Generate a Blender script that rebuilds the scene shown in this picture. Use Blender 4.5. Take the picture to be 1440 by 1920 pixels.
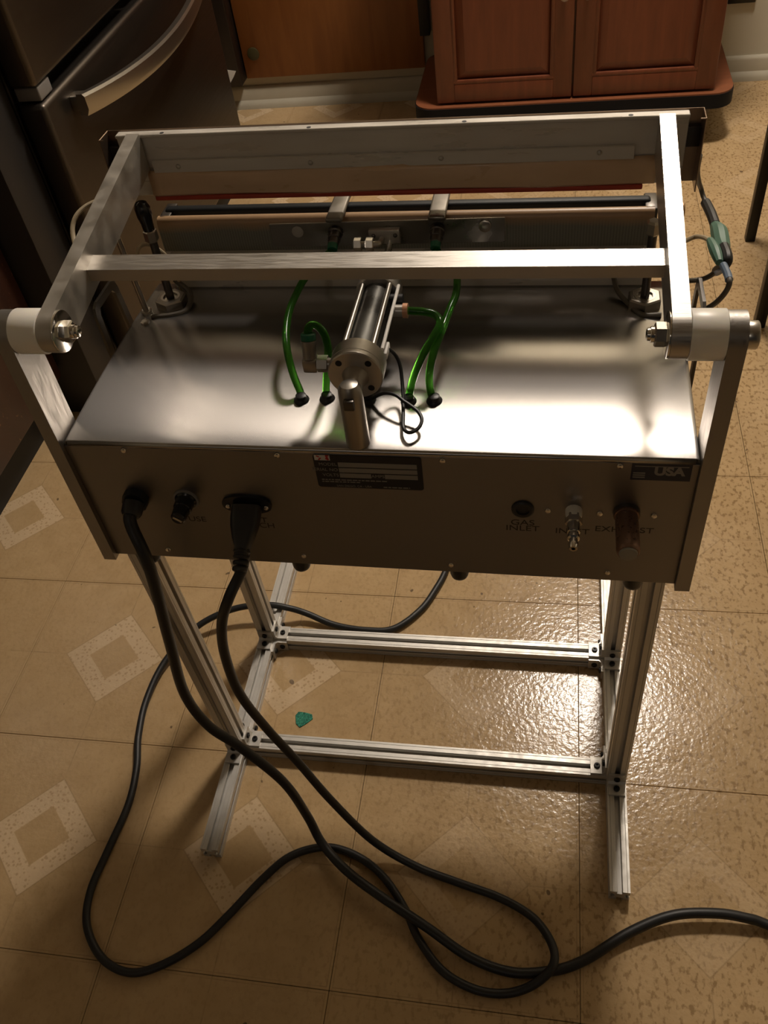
import bpy, bmesh, math, random
from mathutils import Vector, Matrix, Euler

random.seed(4)
for o in list(bpy.data.objects):
    bpy.data.objects.remove(o, do_unlink=True)
S = bpy.context.scene
COL = S.collection
PI = math.pi

# ------------------------------------------------------------------ camera
cam_d = bpy.data.cameras.new('camera')
cam_d.sensor_fit = 'HORIZONTAL'
cam_d.sensor_width = 36.0
cam_d.lens = 1635.56 / 1440 * 36.0
cam_d.clip_start = 0.02
cam = bpy.data.objects.new('camera', cam_d)
COL.objects.link(cam)
pit, yaw, rol = 0.819586, -0.265442, -0.166909
fwd = Vector((math.sin(yaw) * math.cos(pit), math.cos(yaw) * math.cos(pit), -math.sin(pit)))
rgt0 = Vector((math.cos(yaw), -math.sin(yaw), 0))
up0 = rgt0.cross(fwd)
rgt = math.cos(rol) * rgt0 + math.sin(rol) * up0
up = -math.sin(rol) * rgt0 + math.cos(rol) * up0
cm = Matrix((rgt, up, -fwd)).transposed().to_4x4()
cm.translation = Vector((0.8535, -0.8739, 1.1832))
cam.matrix_world = cm
S.camera = cam

# ------------------------------------------------------------------ world, exposure
W = bpy.data.worlds.new('world')
S.world = W
W.use_nodes = True
bg = W.node_tree.nodes['Background']
bg.inputs[0].default_value = (1.0, 0.92, 0.84, 1)
bg.inputs[1].default_value = 0.014
S.view_settings.view_transform = 'Standard'
S.view_settings.look = 'None'
S.view_settings.gamma = 1.0
S.view_settings.use_curve_mapping = False
S.view_settings.exposure = 0.0
LAMP_POS = (1.10, 1.27, 2.36)
LAMP2_POS = (.36, -3.02, 2.36)
LAMP_STRENGTH = 176.0
LAMP2_STRENGTH = 12.0
LAMP_COLOR = (1.0, 0.88, 0.76, 1)


# ------------------------------------------------------------------ helpers
def V(*a):
    return Vector(a)


class MB:
    """collects shapes; build() links them as one mesh object"""

    def __init__(self):
        self.bm = bmesh.new()

    def box(self, lo, hi, bev=0.0, seg=2, rot=None, pivot=None):
        bm = bmesh.new()
        bmesh.ops.create_cube(bm, size=1)
        lo, hi = Vector(lo), Vector(hi)
        c, s = (lo + hi) / 2, hi - lo
        for v in bm.verts:
            v.co = Vector((v.co.x * s.x, v.co.y * s.y, v.co.z * s.z)) + c
        if bev:
            bmesh.ops.bevel(bm, geom=list(bm.edges), offset=bev, segments=seg, profile=0.5, affect='EDGES')
        if rot is not None:
            bmesh.ops.rotate(bm, verts=bm.verts, cent=Vector(pivot) if pivot is not None else c, matrix=rot)
        self.merge(bm)
        return self

    def merge(self, bm):
        me = bpy.data.meshes.new('tmp')
        bm.to_mesh(me)
        bm.free()
        self.bm.from_mesh(me)
        bpy.data.meshes.remove(me)

    def lathe(self, p, axis, prof, n=28, cap=True):
        """prof: list of (distance along axis, radius)"""
        p, a = Vector(p), Vector(axis).normalized()
        t = Vector((0, 0, 1)) if abs(a.z) < 0.9 else Vector((1, 0, 0))
        u = a.cross(t).normalized()
        w = a.cross(u)
        bm = self.bm
        rings = []
        for d, r in prof:
            rings.append([bm.verts.new(p + a * d + (u * math.cos(2 * PI * k / n) + w * math.sin(2 * PI * k / n)) * r)
                          for k in range(n)])
        for A, B in zip(rings, rings[1:]):
            for k in range(n):
                bm.faces.new((A[k], A[(k + 1) % n], B[(k + 1) % n], B[k]))
        if cap:
            bm.faces.new(list(reversed(rings[0])))
            bm.faces.new(rings[-1])
        return self

    def cyl(self, p0, p1, r, n=24, bev=0.0):
        p0, p1 = Vector(p0), Vector(p1)
        L = (p1 - p0).length
        prof = [(0, r), (L, r)] if not bev else [(0, r - bev), (bev * .4, r - bev * .3), (bev, r), (L - bev, r), (L - bev * .4, r - bev * .3), (L, r - bev)]
        return self.lathe(p0, p1 - p0, prof, n)

    def tube(self, pts, r, n=10, sub=6, closed_caps=True):
        P = [Vector(p) for p in pts]
        if sub > 1 and len(P) > 2:
            Q = []
            for i in range(len(P) - 1):
                p0 = P[i - 1] if i else P[0] * 2 - P[1]
                p1, p2 = P[i], P[i + 1]
                p3 = P[i + 2] if i + 2 < len(P) else P[-1] * 2 - P[-2]
                for k in range(sub):
                    t = k / sub
                    Q.append(0.5 * (2 * p1 + (p2 - p0) * t + (2 * p0 - 5 * p1 + 4 * p2 - p3) * t * t + (3 * p1 - p0 - 3 * p2 + p3) * t ** 3))
            Q.append(P[-1])
            P = Q
        bm = self.bm
        rings = []
        u = None
        for i, p in enumerate(P):
            d = (P[min(i + 1, len(P) - 1)] - P[max(i - 1, 0)]).normalized()
            if u is None:
                t = Vector((0, 0, 1)) if abs(d.z) < .9 else Vector((1, 0, 0))
                u = d.cross(t).normalized()
            u = (u - d * u.dot(d)).normalized()
            w = d.cross(u)
            rr = r(i / (len(P) - 1)) if callable(r) else r
            rings.append([bm.verts.new(p + (u * math.cos(2 * PI * k / n) + w * math.sin(2 * PI * k / n)) * rr) for k in range(n)])
        for A, B in zip(rings, rings[1:]):
            for k in range(n):
                bm.faces.new((A[k], A[(k + 1) % n], B[(k + 1) % n], B[k]))
        bm.faces.new(list(reversed(rings[0])))
        bm.faces.new(rings[-1])
        return self

    def prism(self, poly, vec):
        """poly: list of 3d points (planar), extruded by vec"""
        bm = self.bm
        vec = Vector(vec)
        a = [bm.verts.new(Vector(p)) for p in poly]
        b = [bm.verts.new(Vector(p) + vec) for p in poly]
        n = len(a)
        bm.faces.new(a)
        bm.faces.new(list(reversed(b)))
        for k in range(n):
            bm.faces.new((a[k], b[k], b[(k + 1) % n], a[(k + 1) % n]))
        return self

    def build(self, name, mat, parent=None, smooth=True, angle=32):
        bmesh.ops.recalc_face_normals(self.bm, faces=self.bm.faces)
        me = bpy.data.meshes.new(name)
        self.bm.to_mesh(me)
        self.bm.free()
        if mat:
            me.materials.append(mat)
        if smooth:
            me.shade_smooth()
            me.set_sharp_from_angle(angle=math.radians(angle))
        o = bpy.data.objects.new(name, me)
        COL.objects.link(o)
        o.parent = parent
        return o


def tag(o, label=None, cat=None, group=None, kind=None):
    if label: o['label'] = label
    if cat: o['category'] = cat
    if group: o['group'] = group
    if kind: o['kind'] = kind
    return o


def empty(name, loc=(0, 0, 0), rot=None):
    o = bpy.data.objects.new(name, None)
    o.empty_display_size = 0.05
    o.location = loc
    COL.objects.link(o)
    return o


def dup(src, parent, loc=None):
    c = src.copy()
    COL.objects.link(c)
    c.parent = parent
    if loc is not None: c.location = loc
    return c


# ------------------------------------------------------------------ materials
def nodes(m):
    m.use_nodes = True
    return m.node_tree, m.node_tree.nodes, m.node_tree.links


def mat(name, col, metal=0.0, rough=0.5, bump=None, grain=None, vary=0.0, **kw):
    """bump=(scale, strength, distance); grain=(scale xyz) stretches the noise in object space"""
    m = bpy.data.materials.new(name)
    t, N, L = nodes(m)
    b = N['Principled BSDF']
    b.inputs['Base Color'].default_value = (*col, 1)
    b.inputs['Metallic'].default_value = metal
    b.inputs['Roughness'].default_value = rough
    for k, v in kw.items():
        b.inputs[k.replace('_', ' ')].default_value = v
    if bump or vary:
        tc = N.new('ShaderNodeTexCoord')
        mp = N.new('ShaderNodeMapping')
        L.new(tc.outputs['Object'], mp.inputs[0])
        mp.inputs['Scale'].default_value = grain or (1, 1, 1)
        nz = N.new('ShaderNodeTexNoise')
        nz.inputs['Scale'].default_value = bump[0] if bump else 60
        nz.inputs['Detail'].default_value = 4
        L.new(mp.outputs[0], nz.inputs['Vector'])
        if bump:
            bp = N.new('ShaderNodeBump')
            bp.inputs['Strength'].default_value = bump[1]
            bp.inputs['Distance'].default_value = bump[2]
            L.new(nz.outputs['Fac'], bp.inputs['Height'])
            L.new(bp.outputs[0], b.inputs['Normal'])
        if vary:
            mr = N.new('ShaderNodeMapRange')
            mr.inputs['From Min'].default_value = .3
            mr.inputs['From Max'].default_value = .7
            mr.inputs['To Min'].default_value = max(rough - vary, .05)
            mr.inputs['To Max'].default_value = min(rough + vary, 1)
            L.new(nz.outputs['Fac'], mr.inputs['Value'])
            L.new(mr.outputs[0], b.inputs['Roughness'])
            mx = N.new('ShaderNodeMix')
            mx.data_type = 'RGBA'
            mx.inputs['A'].default_value = (*[c * (1 - vary * .9) for c in col], 1)
            mx.inputs['B'].default_value = (*[min(c * (1 + vary * .6), 1) for c in col], 1)
            L.new(nz.outputs['Fac'], mx.inputs['Factor'])
            L.new(mx.outputs['Result'], b.inputs['Base Color'])
    return m


M = {}
M['alu'] = mat('alu', (.50, .475, .44), .92, .38, bump=(70, .06, .001), grain=(.6, 10, 10), vary=.1)
M['alu_dull'] = mat('alu_dull', (.50, .47, .42), .85, .46, bump=(60, .1, .001), vary=.12)
M['upright_alu'] = mat('upright_alu', (.34, .32, .295), 1.0, .46, bump=(60, .05, .001), grain=(10, 10, .6), vary=.1)
M['alu_stained'] = mat('alu_stained', (.60, .56, .50), .25, .42, bump=(25, .08, .001), grain=(.5, 4, 4), vary=.25)
M['extrusion'] = mat('extrusion', (.57, .55, .51), .65, .46, bump=(90, .06, .001), vary=.08)
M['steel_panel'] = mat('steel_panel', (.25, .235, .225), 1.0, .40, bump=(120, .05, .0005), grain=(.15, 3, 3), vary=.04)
M['chrome'] = mat('chrome', (.75, .72, .67), 1.0, .13)
M['steel'] = mat('steel', (.55, .52, .47), 1.0, .28)
M['cyl_black'] = mat('cyl_black', (.07, .068, .06), .8, .38, bump=(20, .05, .002), vary=.2)
M['steel_satin'] = mat('steel_satin', (.36, .33, .29), 1.0, .40)
M['nozzle_steel'] = mat('nozzle_steel', (.22, .20, .17), .8, .42, bump=(30, .1, .002), vary=.25)
M['dark_steel'] = mat('dark_steel', (.12, .11, .10), .9, .35)
M['black_oxide'] = mat('black_oxide', (.02, .02, .02), .5, .42)
M['black_rubber'] = mat('black_rubber', (.013, .013, .014), 0, .42)
M['black_gloss'] = mat('black_gloss', (.012, .012, .013), 0, .2)
M['cord'] = mat('cord', (.012, .012, .012), 0, .48)
M['nylon'] = mat('nylon', (.92, .88, .80), 0, .35, Subsurface_Weight=.3, Subsurface_Radius=(.01, .008, .005), Subsurface_Scale=.5)
M['white_tape'] = mat('white_tape', (.72, .70, .65), 0, .6)
M['brass'] = mat('brass', (.55, .35, .2), .9, .35)
M['copper_tip'] = mat('copper_tip', (.62, .32, .18), .3, .4)
M['exhaust'] = mat('exhaust', (.22, .13, .09), .7, .4, bump=(300, .1, .0005), vary=.2)
M['sinter'] = mat('sinter', (.33, .31, .26), .4, .7, bump=(1500, .3, .0003))
M['ptfe'] = mat('ptfe', (.58, .40, .25), 0, .38, bump=(35, .25, .002), grain=(1, 3, 3), vary=.12)
M['silicone_red'] = mat('silicone_red', (.40, .045, .02), 0, .45)
M['silicone_black'] = mat('silicone_black', (.008, .010, .012), 0, .5, Specular_IOR_Level=.25)
M['green_collar'] = mat('green_collar', (.01, .12, .06), 0, .35)
M['sleeve_green'] = mat('sleeve_green', (.09, .19, .135), 0, .45)
M['sleeve_blue'] = mat('sleeve_blue', (.12, .17, .24), 0, .5)
M['wire_grey'] = mat('wire_grey', (.10, .085, .065), 0, .5)
M['wire_cream'] = mat('wire_cream', (.42, .34, .22), 0, .5)
M['cover_bronze'] = mat('cover_bronze', (.30, .22, .16), .9, .3)
M['plate_black'] = mat('plate_black', (.012, .012, .014), .2, .4)
M['print_grey'] = mat('print_grey', (.25, .24, .22), .3, .5)
M['print_white'] = mat('print_white', (.55, .54, .5), 0, .5)
M['print_red'] = mat('print_red', (.42, .02, .02), 0, .5)
M['print_black'] = mat('print_black', (.02, .018, .015), 0, .6)
M['sticker_navy'] = mat('sticker_navy', (.015, .018, .035), .1, .4)
M['pen_mark'] = mat('pen_mark', (.35, .22, .05), 0, .5)
M['glitter'] = mat('glitter', (.02, .22, .15), .5, .3, bump=(900, 1.0, .002))
_t, _N, _L = nodes(M['glitter'])
_v = _N.new('ShaderNodeTexVoronoi')
_v.inputs['Scale'].default_value = 700
_c = _N.new('ShaderNodeTexCoord')
_L.new(_c.outputs['Object'], _v.inputs['Vector'])
_r = _N.new('ShaderNodeValToRGB')
_r.color_ramp.elements[0].color = (.005, .07, .05, 1)
_r.color_ramp.elements[1].color = (.10, .55, .38, 1)
_L.new(_v.outputs['Color'], _r.inputs[0])
_L.new(_r.outputs[0], _N['Principled BSDF'].inputs['Base Color'])
M['fridge_front'] = mat('fridge_front', (.10, .086, .073), 1.0, .40, bump=(80, .03, .0005), grain=(3, .1, 3), vary=.03)
M['fridge_side'] = mat('fridge_side', (.018, .016, .015), .2, .5)
M['fridge_handle'] = mat('fridge_handle', (.42, .40, .36), 1.0, .32)
M['plastic_grey'] = mat('plastic_grey', (.16, .15, .14), 0, .5)
M['gasket_dark'] = mat('gasket_dark', (.008, .008, .008), 0, .6)
M['wall_paint'] = mat('wall_paint', (.54, .50, .39), 0, .7, bump=(40, .05, .002))
M['ceiling_paint'] = mat('ceiling_paint', (.42, .39, .33), 0, .8)
M['trim_paint'] = mat('trim_paint', (.50, .46, .36), 0, .45, bump=(30, .05, .002), vary=.08)
M['floor_base'] = mat('floor_base', (.05, .035, .02), 0, .8)
M['table_black'] = mat('table_black', (.012, .011, .010), .3, .4)
M['laminate_edge'] = mat('laminate_edge', (.006, .007, .010), 0, .6, Specular_IOR_Level=.2)


def wood(name, c1, c2, rough, scale=(1, 1, 8), sc=9.0, coat=.0):
    m = bpy.data.materials.new(name)
    t, N, L = nodes(m)
    b = N['Principled BSDF']
    tc = N.new('ShaderNodeTexCoord')
    mp = N.new('ShaderNodeMapping')
    mp.inputs['Scale'].default_value = scale
    L.new(tc.outputs['Object'], mp.inputs[0])
    nz = N.new('ShaderNodeTexNoise')
    nz.inputs['Scale'].default_value = sc
    nz.inputs['Detail'].default_value = 6
    nz.inputs['Distortion'].default_value = .6
    L.new(mp.outputs[0], nz.inputs['Vector'])
    cr = N.new('ShaderNodeValToRGB')
    cr.color_ramp.elements[0].position = .3
    cr.color_ramp.elements[0].color = (*c1, 1)
    cr.color_ramp.elements[1].position = .72
    cr.color_ramp.elements[1].color = (*c2, 1)
    L.new(nz.outputs['Fac'], cr.inputs[0])
    L.new(cr.outputs[0], b.inputs['Base Color'])
    b.inputs['Roughness'].default_value = rough
    b.inputs['Coat Weight'].default_value = coat
    return m


M['cherry'] = wood('cherry', (.13, .036, .015), (.18, .052, .021), .36, (6, 6, .8), 9, .1)
M['laminate_cherry'] = wood('laminate_cherry', (.20, .066, .028), (.25, .085, .036), .4, (1, 8, 8), 8)
M['wood_orange'] = wood('wood_orange', (.22, .075, .016), (.31, .115, .026), .45, (5, 5, .7), 6)
M['wood_dark'] = wood('wood_dark', (.010, .006, .004), (.02, .011, .007), .4, (6, 6, .8), 8)


def worn_cabinet():
    m = wood('wood_maroon', (.026, .009, .006), (.042, .014, .008), .4, (5, 5, .7), 7)
    t, N, L = m.node_tree, m.node_tree.nodes, m.node_tree.links
    b = N['Principled BSDF']
    src = b.inputs['Base Color'].links[0].from_socket
    tc = N.new('ShaderNodeTexCoord')
    nz = N.new('ShaderNodeTexNoise')
    nz.inputs['Scale'].default_value = 90
    nz.inputs['Detail'].default_value = 5
    L.new(tc.outputs['Object'], nz.inputs['Vector'])
    mr = N.new('ShaderNodeMapRange')
    mr.inputs['From Min'].default_value = .66
    mr.inputs['From Max'].default_value = .72
    L.new(nz.outputs['Fac'], mr.inputs['Value'])
    mx = N.new('ShaderNodeMix')
    mx.data_type = 'RGBA'
    mx.inputs['B'].default_value = (.16, .08, .04, 1)
    L.new(mr.outputs[0], mx.inputs['Factor'])
    L.new(src, mx.inputs['A'])
    L.new(mx.outputs['Result'], b.inputs['Base Color'])
    return m


M['wood_maroon'] = worn_cabinet()


def brushed_top():
    m = bpy.data.materials.new('brushed_top')
    t, N, L = nodes(m)
    b = N['Principled BSDF']
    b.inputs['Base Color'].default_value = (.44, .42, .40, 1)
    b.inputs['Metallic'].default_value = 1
    b.inputs['Roughness'].default_value = .25
    tg = N.new('ShaderNodeTangent')
    tg.direction_type = 'UV_MAP'
    L.new(tg.outputs[0], b.inputs['Tangent'])
    b.inputs['Anisotropic'].default_value = .93
    b.inputs['Anisotropic Rotation'].default_value = 0.0
    tc = N.new('ShaderNodeTexCoord')
    mp = N.new('ShaderNodeMapping')
    mp.inputs['Scale'].default_value = (6, .35, 1)
    L.new(tc.outputs['Object'], mp.inputs[0])
    nz = N.new('ShaderNodeTexNoise')
    nz.inputs['Scale'].default_value = 160
    nz.inputs['Detail'].default_value = 3
    L.new(mp.outputs[0], nz.inputs['Vector'])
    # long shallow waviness of the sheet
    n2 = N.new('ShaderNodeTexNoise')
    n2.inputs['Scale'].default_value = 5
    n2.inputs['Detail'].default_value = 1
    L.new(tc.outputs['Object'], n2.inputs['Vector'])
    bp2 = N.new('ShaderNodeBump')
    bp2.inputs['Strength'].default_value = .25
    bp2.inputs['Distance'].default_value = .004
    L.new(n2.outputs['Fac'], bp2.inputs['Height'])
    bp = N.new('ShaderNodeBump')
    bp.inputs['Strength'].default_value = .05
    bp.inputs['Distance'].default_value = .0004
    L.new(nz.outputs['Fac'], bp.inputs['Height'])
    L.new(bp2.outputs[0], bp.inputs['Normal'])
    L.new(bp.outputs[0], b.inputs['Normal'])
    return m


M['brushed_top'] = brushed_top()


def tube_green():
    m = bpy.data.materials.new('tube_green')
    t, N, L = nodes(m)
    b = N['Principled BSDF']
    b.inputs['Base Color'].default_value = (.085, .35, .035, 1)
    b.inputs['Roughness'].default_value = .12
    b.inputs['Transmission Weight'].default_value = .88
    b.inputs['IOR'].default_value = 1.2
    return m


M['tube_green'] = tube_green()


def jaw_tape():
    """woven glass-cloth tape with a brown upper edge"""
    m = bpy.data.materials.new('jaw_tape')
    t, N, L = nodes(m)
    b = N['Principled BSDF']
    tc = N.new('ShaderNodeTexCoord')
    sp = N.new('ShaderNodeSeparateXYZ')
    L.new(tc.outputs['Object'], sp.inputs[0])
    nz = N.new('ShaderNodeTexNoise')
    nz.inputs['Scale'].default_value = 18
    L.new(tc.outputs['Object'], nz.inputs['Vector'])
    ad = N.new('ShaderNodeMath')
    ad.operation = 'MULTIPLY_ADD'
    ad.inputs[1].default_value = .012
    L.new(nz.outputs['Fac'], ad.inputs[0])
    L.new(sp.outputs['Z'], ad.inputs[2])
    mr = N.new('ShaderNodeMapRange')
    mr.inputs['From Min'].default_value = .231
    mr.inputs['From Max'].default_value = .241
    L.new(ad.outputs[0], mr.inputs['Value'])
    w1 = N.new('ShaderNodeTexWave')
    w1.inputs['Scale'].default_value = 110
    w1.inputs['Distortion'].default_value = .5
    w1.bands_direction = 'X'
    L.new(tc.outputs['Object'], w1.inputs['Vector'])
    c = N.new('ShaderNodeMix')
    c.data_type = 'RGBA'
    c.inputs['A'].default_value = (.15, .145, .115, 1)
    c.inputs['B'].default_value = (.21, .20, .16, 1)
    L.new(w1.outputs['Fac'], c.inputs['Factor'])
    c2 = N.new('ShaderNodeMix')
    c2.data_type = 'RGBA'
    c2.inputs['B'].default_value = (.38, .24, .13, 1)
    L.new(mr.outputs[0], c2.inputs['Factor'])
    L.new(c.outputs['Result'], c2.inputs['A'])
    L.new(c2.outputs['Result'], b.inputs['Base Color'])
    b.inputs['Roughness'].default_value = .38
    return m


M['jaw_tape'] = jaw_tape()

T = 0.3048


def floor_tile_mat():
    """one vinyl tile: tan with a pale floral diamond band; coordinates are metres from the tile centre"""
    m = bpy.data.materials.new('vinyl_tile')
    t, N, L = nodes(m)
    b = N['Principled BSDF']

    def math_(op, a, c=None, clamp=False):
        n = N.new('ShaderNodeMath')
        n.operation = op
        n.use_clamp = clamp
        for i, v in enumerate((a, c)):
            if v is None: continue
            if isinstance(v, (int, float)): n.inputs[i].default_value = v
            else: L.new(v, n.inputs[i])
        return n.outputs[0]

    def ramp(v, a, c, lo=0., hi=1.):
        n = N.new('ShaderNodeMapRange')
        n.inputs['From Min'].default_value = a
        n.inputs['From Max'].default_value = c
        n.inputs['To Min'].default_value = lo
        n.inputs['To Max'].default_value = hi
        L.new(v, n.inputs['Value'])
        return n.outputs[0]

    def noise(vec, scale, detail=3, rough=.5, sc=None):
        if sc:
            mp = N.new('ShaderNodeMapping')
            mp.inputs['Scale'].default_value = sc
            L.new(vec, mp.inputs[0])
            vec = mp.outputs[0]
        n = N.new('ShaderNodeTexNoise')
        n.inputs['Scale'].default_value = scale
        n.inputs['Detail'].default_value = detail
        n.inputs['Roughness'].default_value = rough
        L.new(vec, n.inputs['Vector'])
        return n.outputs['Fac']

    def mix(f, a, c):
        n = N.new('ShaderNodeMix')
        n.data_type = 'RGBA'
        if isinstance(f, (int, float)): n.inputs['Factor'].default_value = f
        else: L.new(f, n.inputs['Factor'])
        for k, v in (('A', a), ('B', c)):
            if isinstance(v, tuple): n.inputs[k].default_value = (*v, 1)
            else: L.new(v, n.inputs[k])
        return n.outputs['Result']

    tc = N.new('ShaderNodeTexCoord').outputs['Object']
    geo = N.new('ShaderNodeNewGeometry').outputs['Position']
    sp = N.new('ShaderNodeSeparateXYZ')
    L.new(tc, sp.inputs[0])
    ax = math_('ABSOLUTE', sp.outputs['X'])
    ay = math_('ABSOLUTE', sp.outputs['Y'])
    d = math_('ADD', ax, ay)
    outer = ramp(d, .0865, .085)
    inner = ramp(d, .045, .043)
    band = math_('MULTIPLY', outer, math_('SUBTRACT', 1., inner))
    edge = math_('MULTIPLY', ramp(d, .0885, .087), ramp(d, .0845, .086))
    # world-space mottling
    low = noise(geo, 3.2, 3)
    mid = noise(geo, 26, 4, .6)
    base = mix(ramp(low, .3, .7), (.41, .275, .135), (.51, .35, .178))
    base = mix(math_('MULTIPLY', ramp(mid, .35, .7), .45), base, (.57, .41, .225))
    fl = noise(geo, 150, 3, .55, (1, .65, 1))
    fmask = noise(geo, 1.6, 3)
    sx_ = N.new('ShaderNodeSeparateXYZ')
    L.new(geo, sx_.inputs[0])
    FL = ramp(math_('ADD', sx_.outputs['X'], math_('MULTIPLY', fmask, .9)), .95, 1.6, .14, .8)  # flecks deepen towards the right: grazing light put into their colour
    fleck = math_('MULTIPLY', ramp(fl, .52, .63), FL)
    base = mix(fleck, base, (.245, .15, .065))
    # diamond band with its own leaf flecks
    wv = N.new('ShaderNodeTexVoronoi')
    wv.inputs['Scale'].default_value = 150
    L.new(tc, wv.inputs['Vector'])
    petals = ramp(wv.outputs['Distance'], .36, .22)
    bandc = mix(math_('MULTIPLY', petals, .6), (.60, .445, .275), (.37, .245, .12))
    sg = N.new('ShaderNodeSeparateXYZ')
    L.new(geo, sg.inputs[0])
    faded = math_('ADD', sg.outputs['X'], math_('MULTIPLY', noise(geo, 1.6, 2), .5))  # diamonds pale towards the right: washing-out by reflections, put into the colour
    fade = ramp(faded, .75, 1.15, 1.0, .3)
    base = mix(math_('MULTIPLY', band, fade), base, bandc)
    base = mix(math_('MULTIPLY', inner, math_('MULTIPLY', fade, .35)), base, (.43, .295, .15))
    base = mix(math_('MULTIPLY', edge, .35), base, (.24, .16, .085))
    # printed lines: from the diamond tips to the tile edges and just inside the seam
    lx = math_('MULTIPLY', ramp(ax, .0011, .0006), ramp(ay, .087, .088))
    ly = math_('MULTIPLY', ramp(ay, .0011, .0006), ramp(ax, .087, .088))
    am = math_('MAXIMUM', ax, ay)
    bl = math_('MULTIPLY', ramp(am, .1478, .1483), ramp(am, .1494, .1489))
    ln = math_('MAXIMUM', math_('MAXIMUM', lx, ly), bl)
    base = mix(math_('MULTIPLY', ln, math_('MULTIPLY', ramp(mid, .35, .6), .45)), base, (.22, .14, .075))
    # grime
    gr = noise(geo, 1.7, 4, .6)
    base = mix(math_('MULTIPLY', ramp(gr, .5, .8), .35), base, (.22, .145, .08))
    sp2 = noise(geo, 42, 1)
    base = mix(math_('MULTIPLY', ramp(sp2, .765, .775), .7), base, (.05, .03, .02))
    L.new(base, b.inputs['Base Color'])
    emb = noise(geo, 150, 2, .5)
    rel = noise(geo, 38, 2, .5)
    h = math_('ADD', math_('MULTIPLY', emb, .8), math_('MULTIPLY', rel, .5))
    bp = N.new('ShaderNodeBump')
    bp.inputs['Strength'].default_value = .27
    bp.inputs['Distance'].default_value = .0022
    L.new(h, bp.inputs['Height'])
    L.new(bp.outputs[0], b.inputs['Normal'])
    rr = ramp(noise(geo, 9, 3), .3, .7, .15, .22)
    L.new(rr, b.inputs['Roughness'])
    b.inputs['Specular IOR Level'].default_value = .34
    return m


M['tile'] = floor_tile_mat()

# ------------------------------------------------------------------ the room
WALL_Y = 2.02
X0, X1 = -3 * T, 9 * T
Y0 = -12 * T
floor = tag(MB().box((X0, Y0, -.08), (X1, WALL_Y + .1, -.0026)).build('floor', M['floor_base'], smooth=False), kind='structure')


def tile_mesh(name, w, d):
    mb = MB()
    g = .00035
    mb.box((-w / 2 + g, -d / 2 + g, -.0026), (w / 2 - g, d / 2 - g, 0), bev=.0005, seg=1)
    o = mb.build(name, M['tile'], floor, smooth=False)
    return o


full = tile_mesh('tile', T, T)
first = True
jmax = int(WALL_Y // T)
for i in range(-3, 9):
    for j in range(-12, jmax):
        o = full if first else dup(full, floor)
        first = False
        o.location = ((i + .5) * T, (j + .5) * T, 0)
# last row is cut along the wall
cut = WALL_Y - jmax * T
mb = MB()
mb.box((-T / 2 + .00035, -T / 2 + .00035, -.0026), (T / 2 - .00035, -T / 2 + cut, 0), bev=.0005, seg=1)
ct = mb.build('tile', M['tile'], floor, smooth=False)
for n_, i in enumerate(range(-3, 9)):
    o = ct if n_ == 0 else dup(ct, floor)
    o.location = ((i + .5) * T, (jmax + .5) * T, 0)

tag(MB().box((X0, WALL_Y, -.08), (X1, WALL_Y + .1, 2.44)).build('wall_back', M['wall_paint'], smooth=False), kind='structure')
tag(MB().box((X0 - .1, Y0, -.08), (X0, WALL_Y + .1, 2.44)).build('wall_left', M['wall_paint'], smooth=False), kind='structure')
tag(MB().box((X1, Y0, -.08), (X1 + .1, WALL_Y + .1, 2.44)).build('wall_right', M['wall_paint'], smooth=False), kind='structure')
tag(MB().box((X0 - .1, Y0, 2.44), (X1 + .1, WALL_Y + .1, 2.52)).build('ceiling', M['ceiling_paint'], smooth=False), kind='structure')


def baseboard(name, x0, x1):
    prof = [(WALL_Y, 0), (WALL_Y - .022, 0), (WALL_Y - .0215, .010), (WALL_Y - .018, .019), (WALL_Y - .013, .0245), (WALL_Y - .012, .026),
            (WALL_Y - .012, .058), (WALL_Y - .010, .064), (WALL_Y - .006, .068), (WALL_Y, .069)]
    mb = MB()
    mb.prism([(x0, y, z) for y, z in prof], (x1 - x0, 0, 0))
    return tag(mb.build(name, M['trim_paint']), kind='structure')


baseboard('baseboard_back', X0, X1)

# wooden panel on the wall above the baseboard
wp = empty('wood_panel', (.16, WALL_Y - .001, .10))
tag(wp, 'orange-brown wooden panel on the wall above the baseboard', 'panel')
MB().box((-.30, -.024, 0), (.288, 0, 1.1), bev=.002).build('board', M['wood_orange'], wp)
MB().lathe((-.262, -.024, .075), (0, -1, 0), [(0, .020), (.004, .019), (.006, .012)], 20).build('stopper', mat('stopper', (.05, .04, .012), 0, .5), wp)
MB().box((.281, -.040, .098), (.312, 0, 1.1), bev=.002).build('dark_edge', M['gasket_dark'], wp)
# dark post between fridge and panel
dp = MB().box((-.40, WALL_Y - .075, .095), (-.145, WALL_Y - .001, 1.25), bev=.004).build('dark_post', M['wood_dark'])
tag(dp, 'dark wooden post between the fridge and the orange panel', 'post')
cd_ = MB().prism([(-.190, WALL_Y - .0765, .152), (-.154, WALL_Y - .0765, .145), (-.166, WALL_Y - .0765, .128), (-.190, WALL_Y - .0765, .100)], (0, .001, 0)).build('paper_scrap', M['white_tape'], smooth=False)
tag(cd_, 'small white paper scrap stuck to the dark post', 'paper')
# dark wall plate right of the cart
wpl = MB().box((1.335, WALL_Y - .012, .216), (1.412, WALL_Y, .34), bev=.003).build('wall_plate', M['table_black'])
tag(wpl, 'dark plate on the beige wall beside the red-brown cabinet', 'wall plate')

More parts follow.
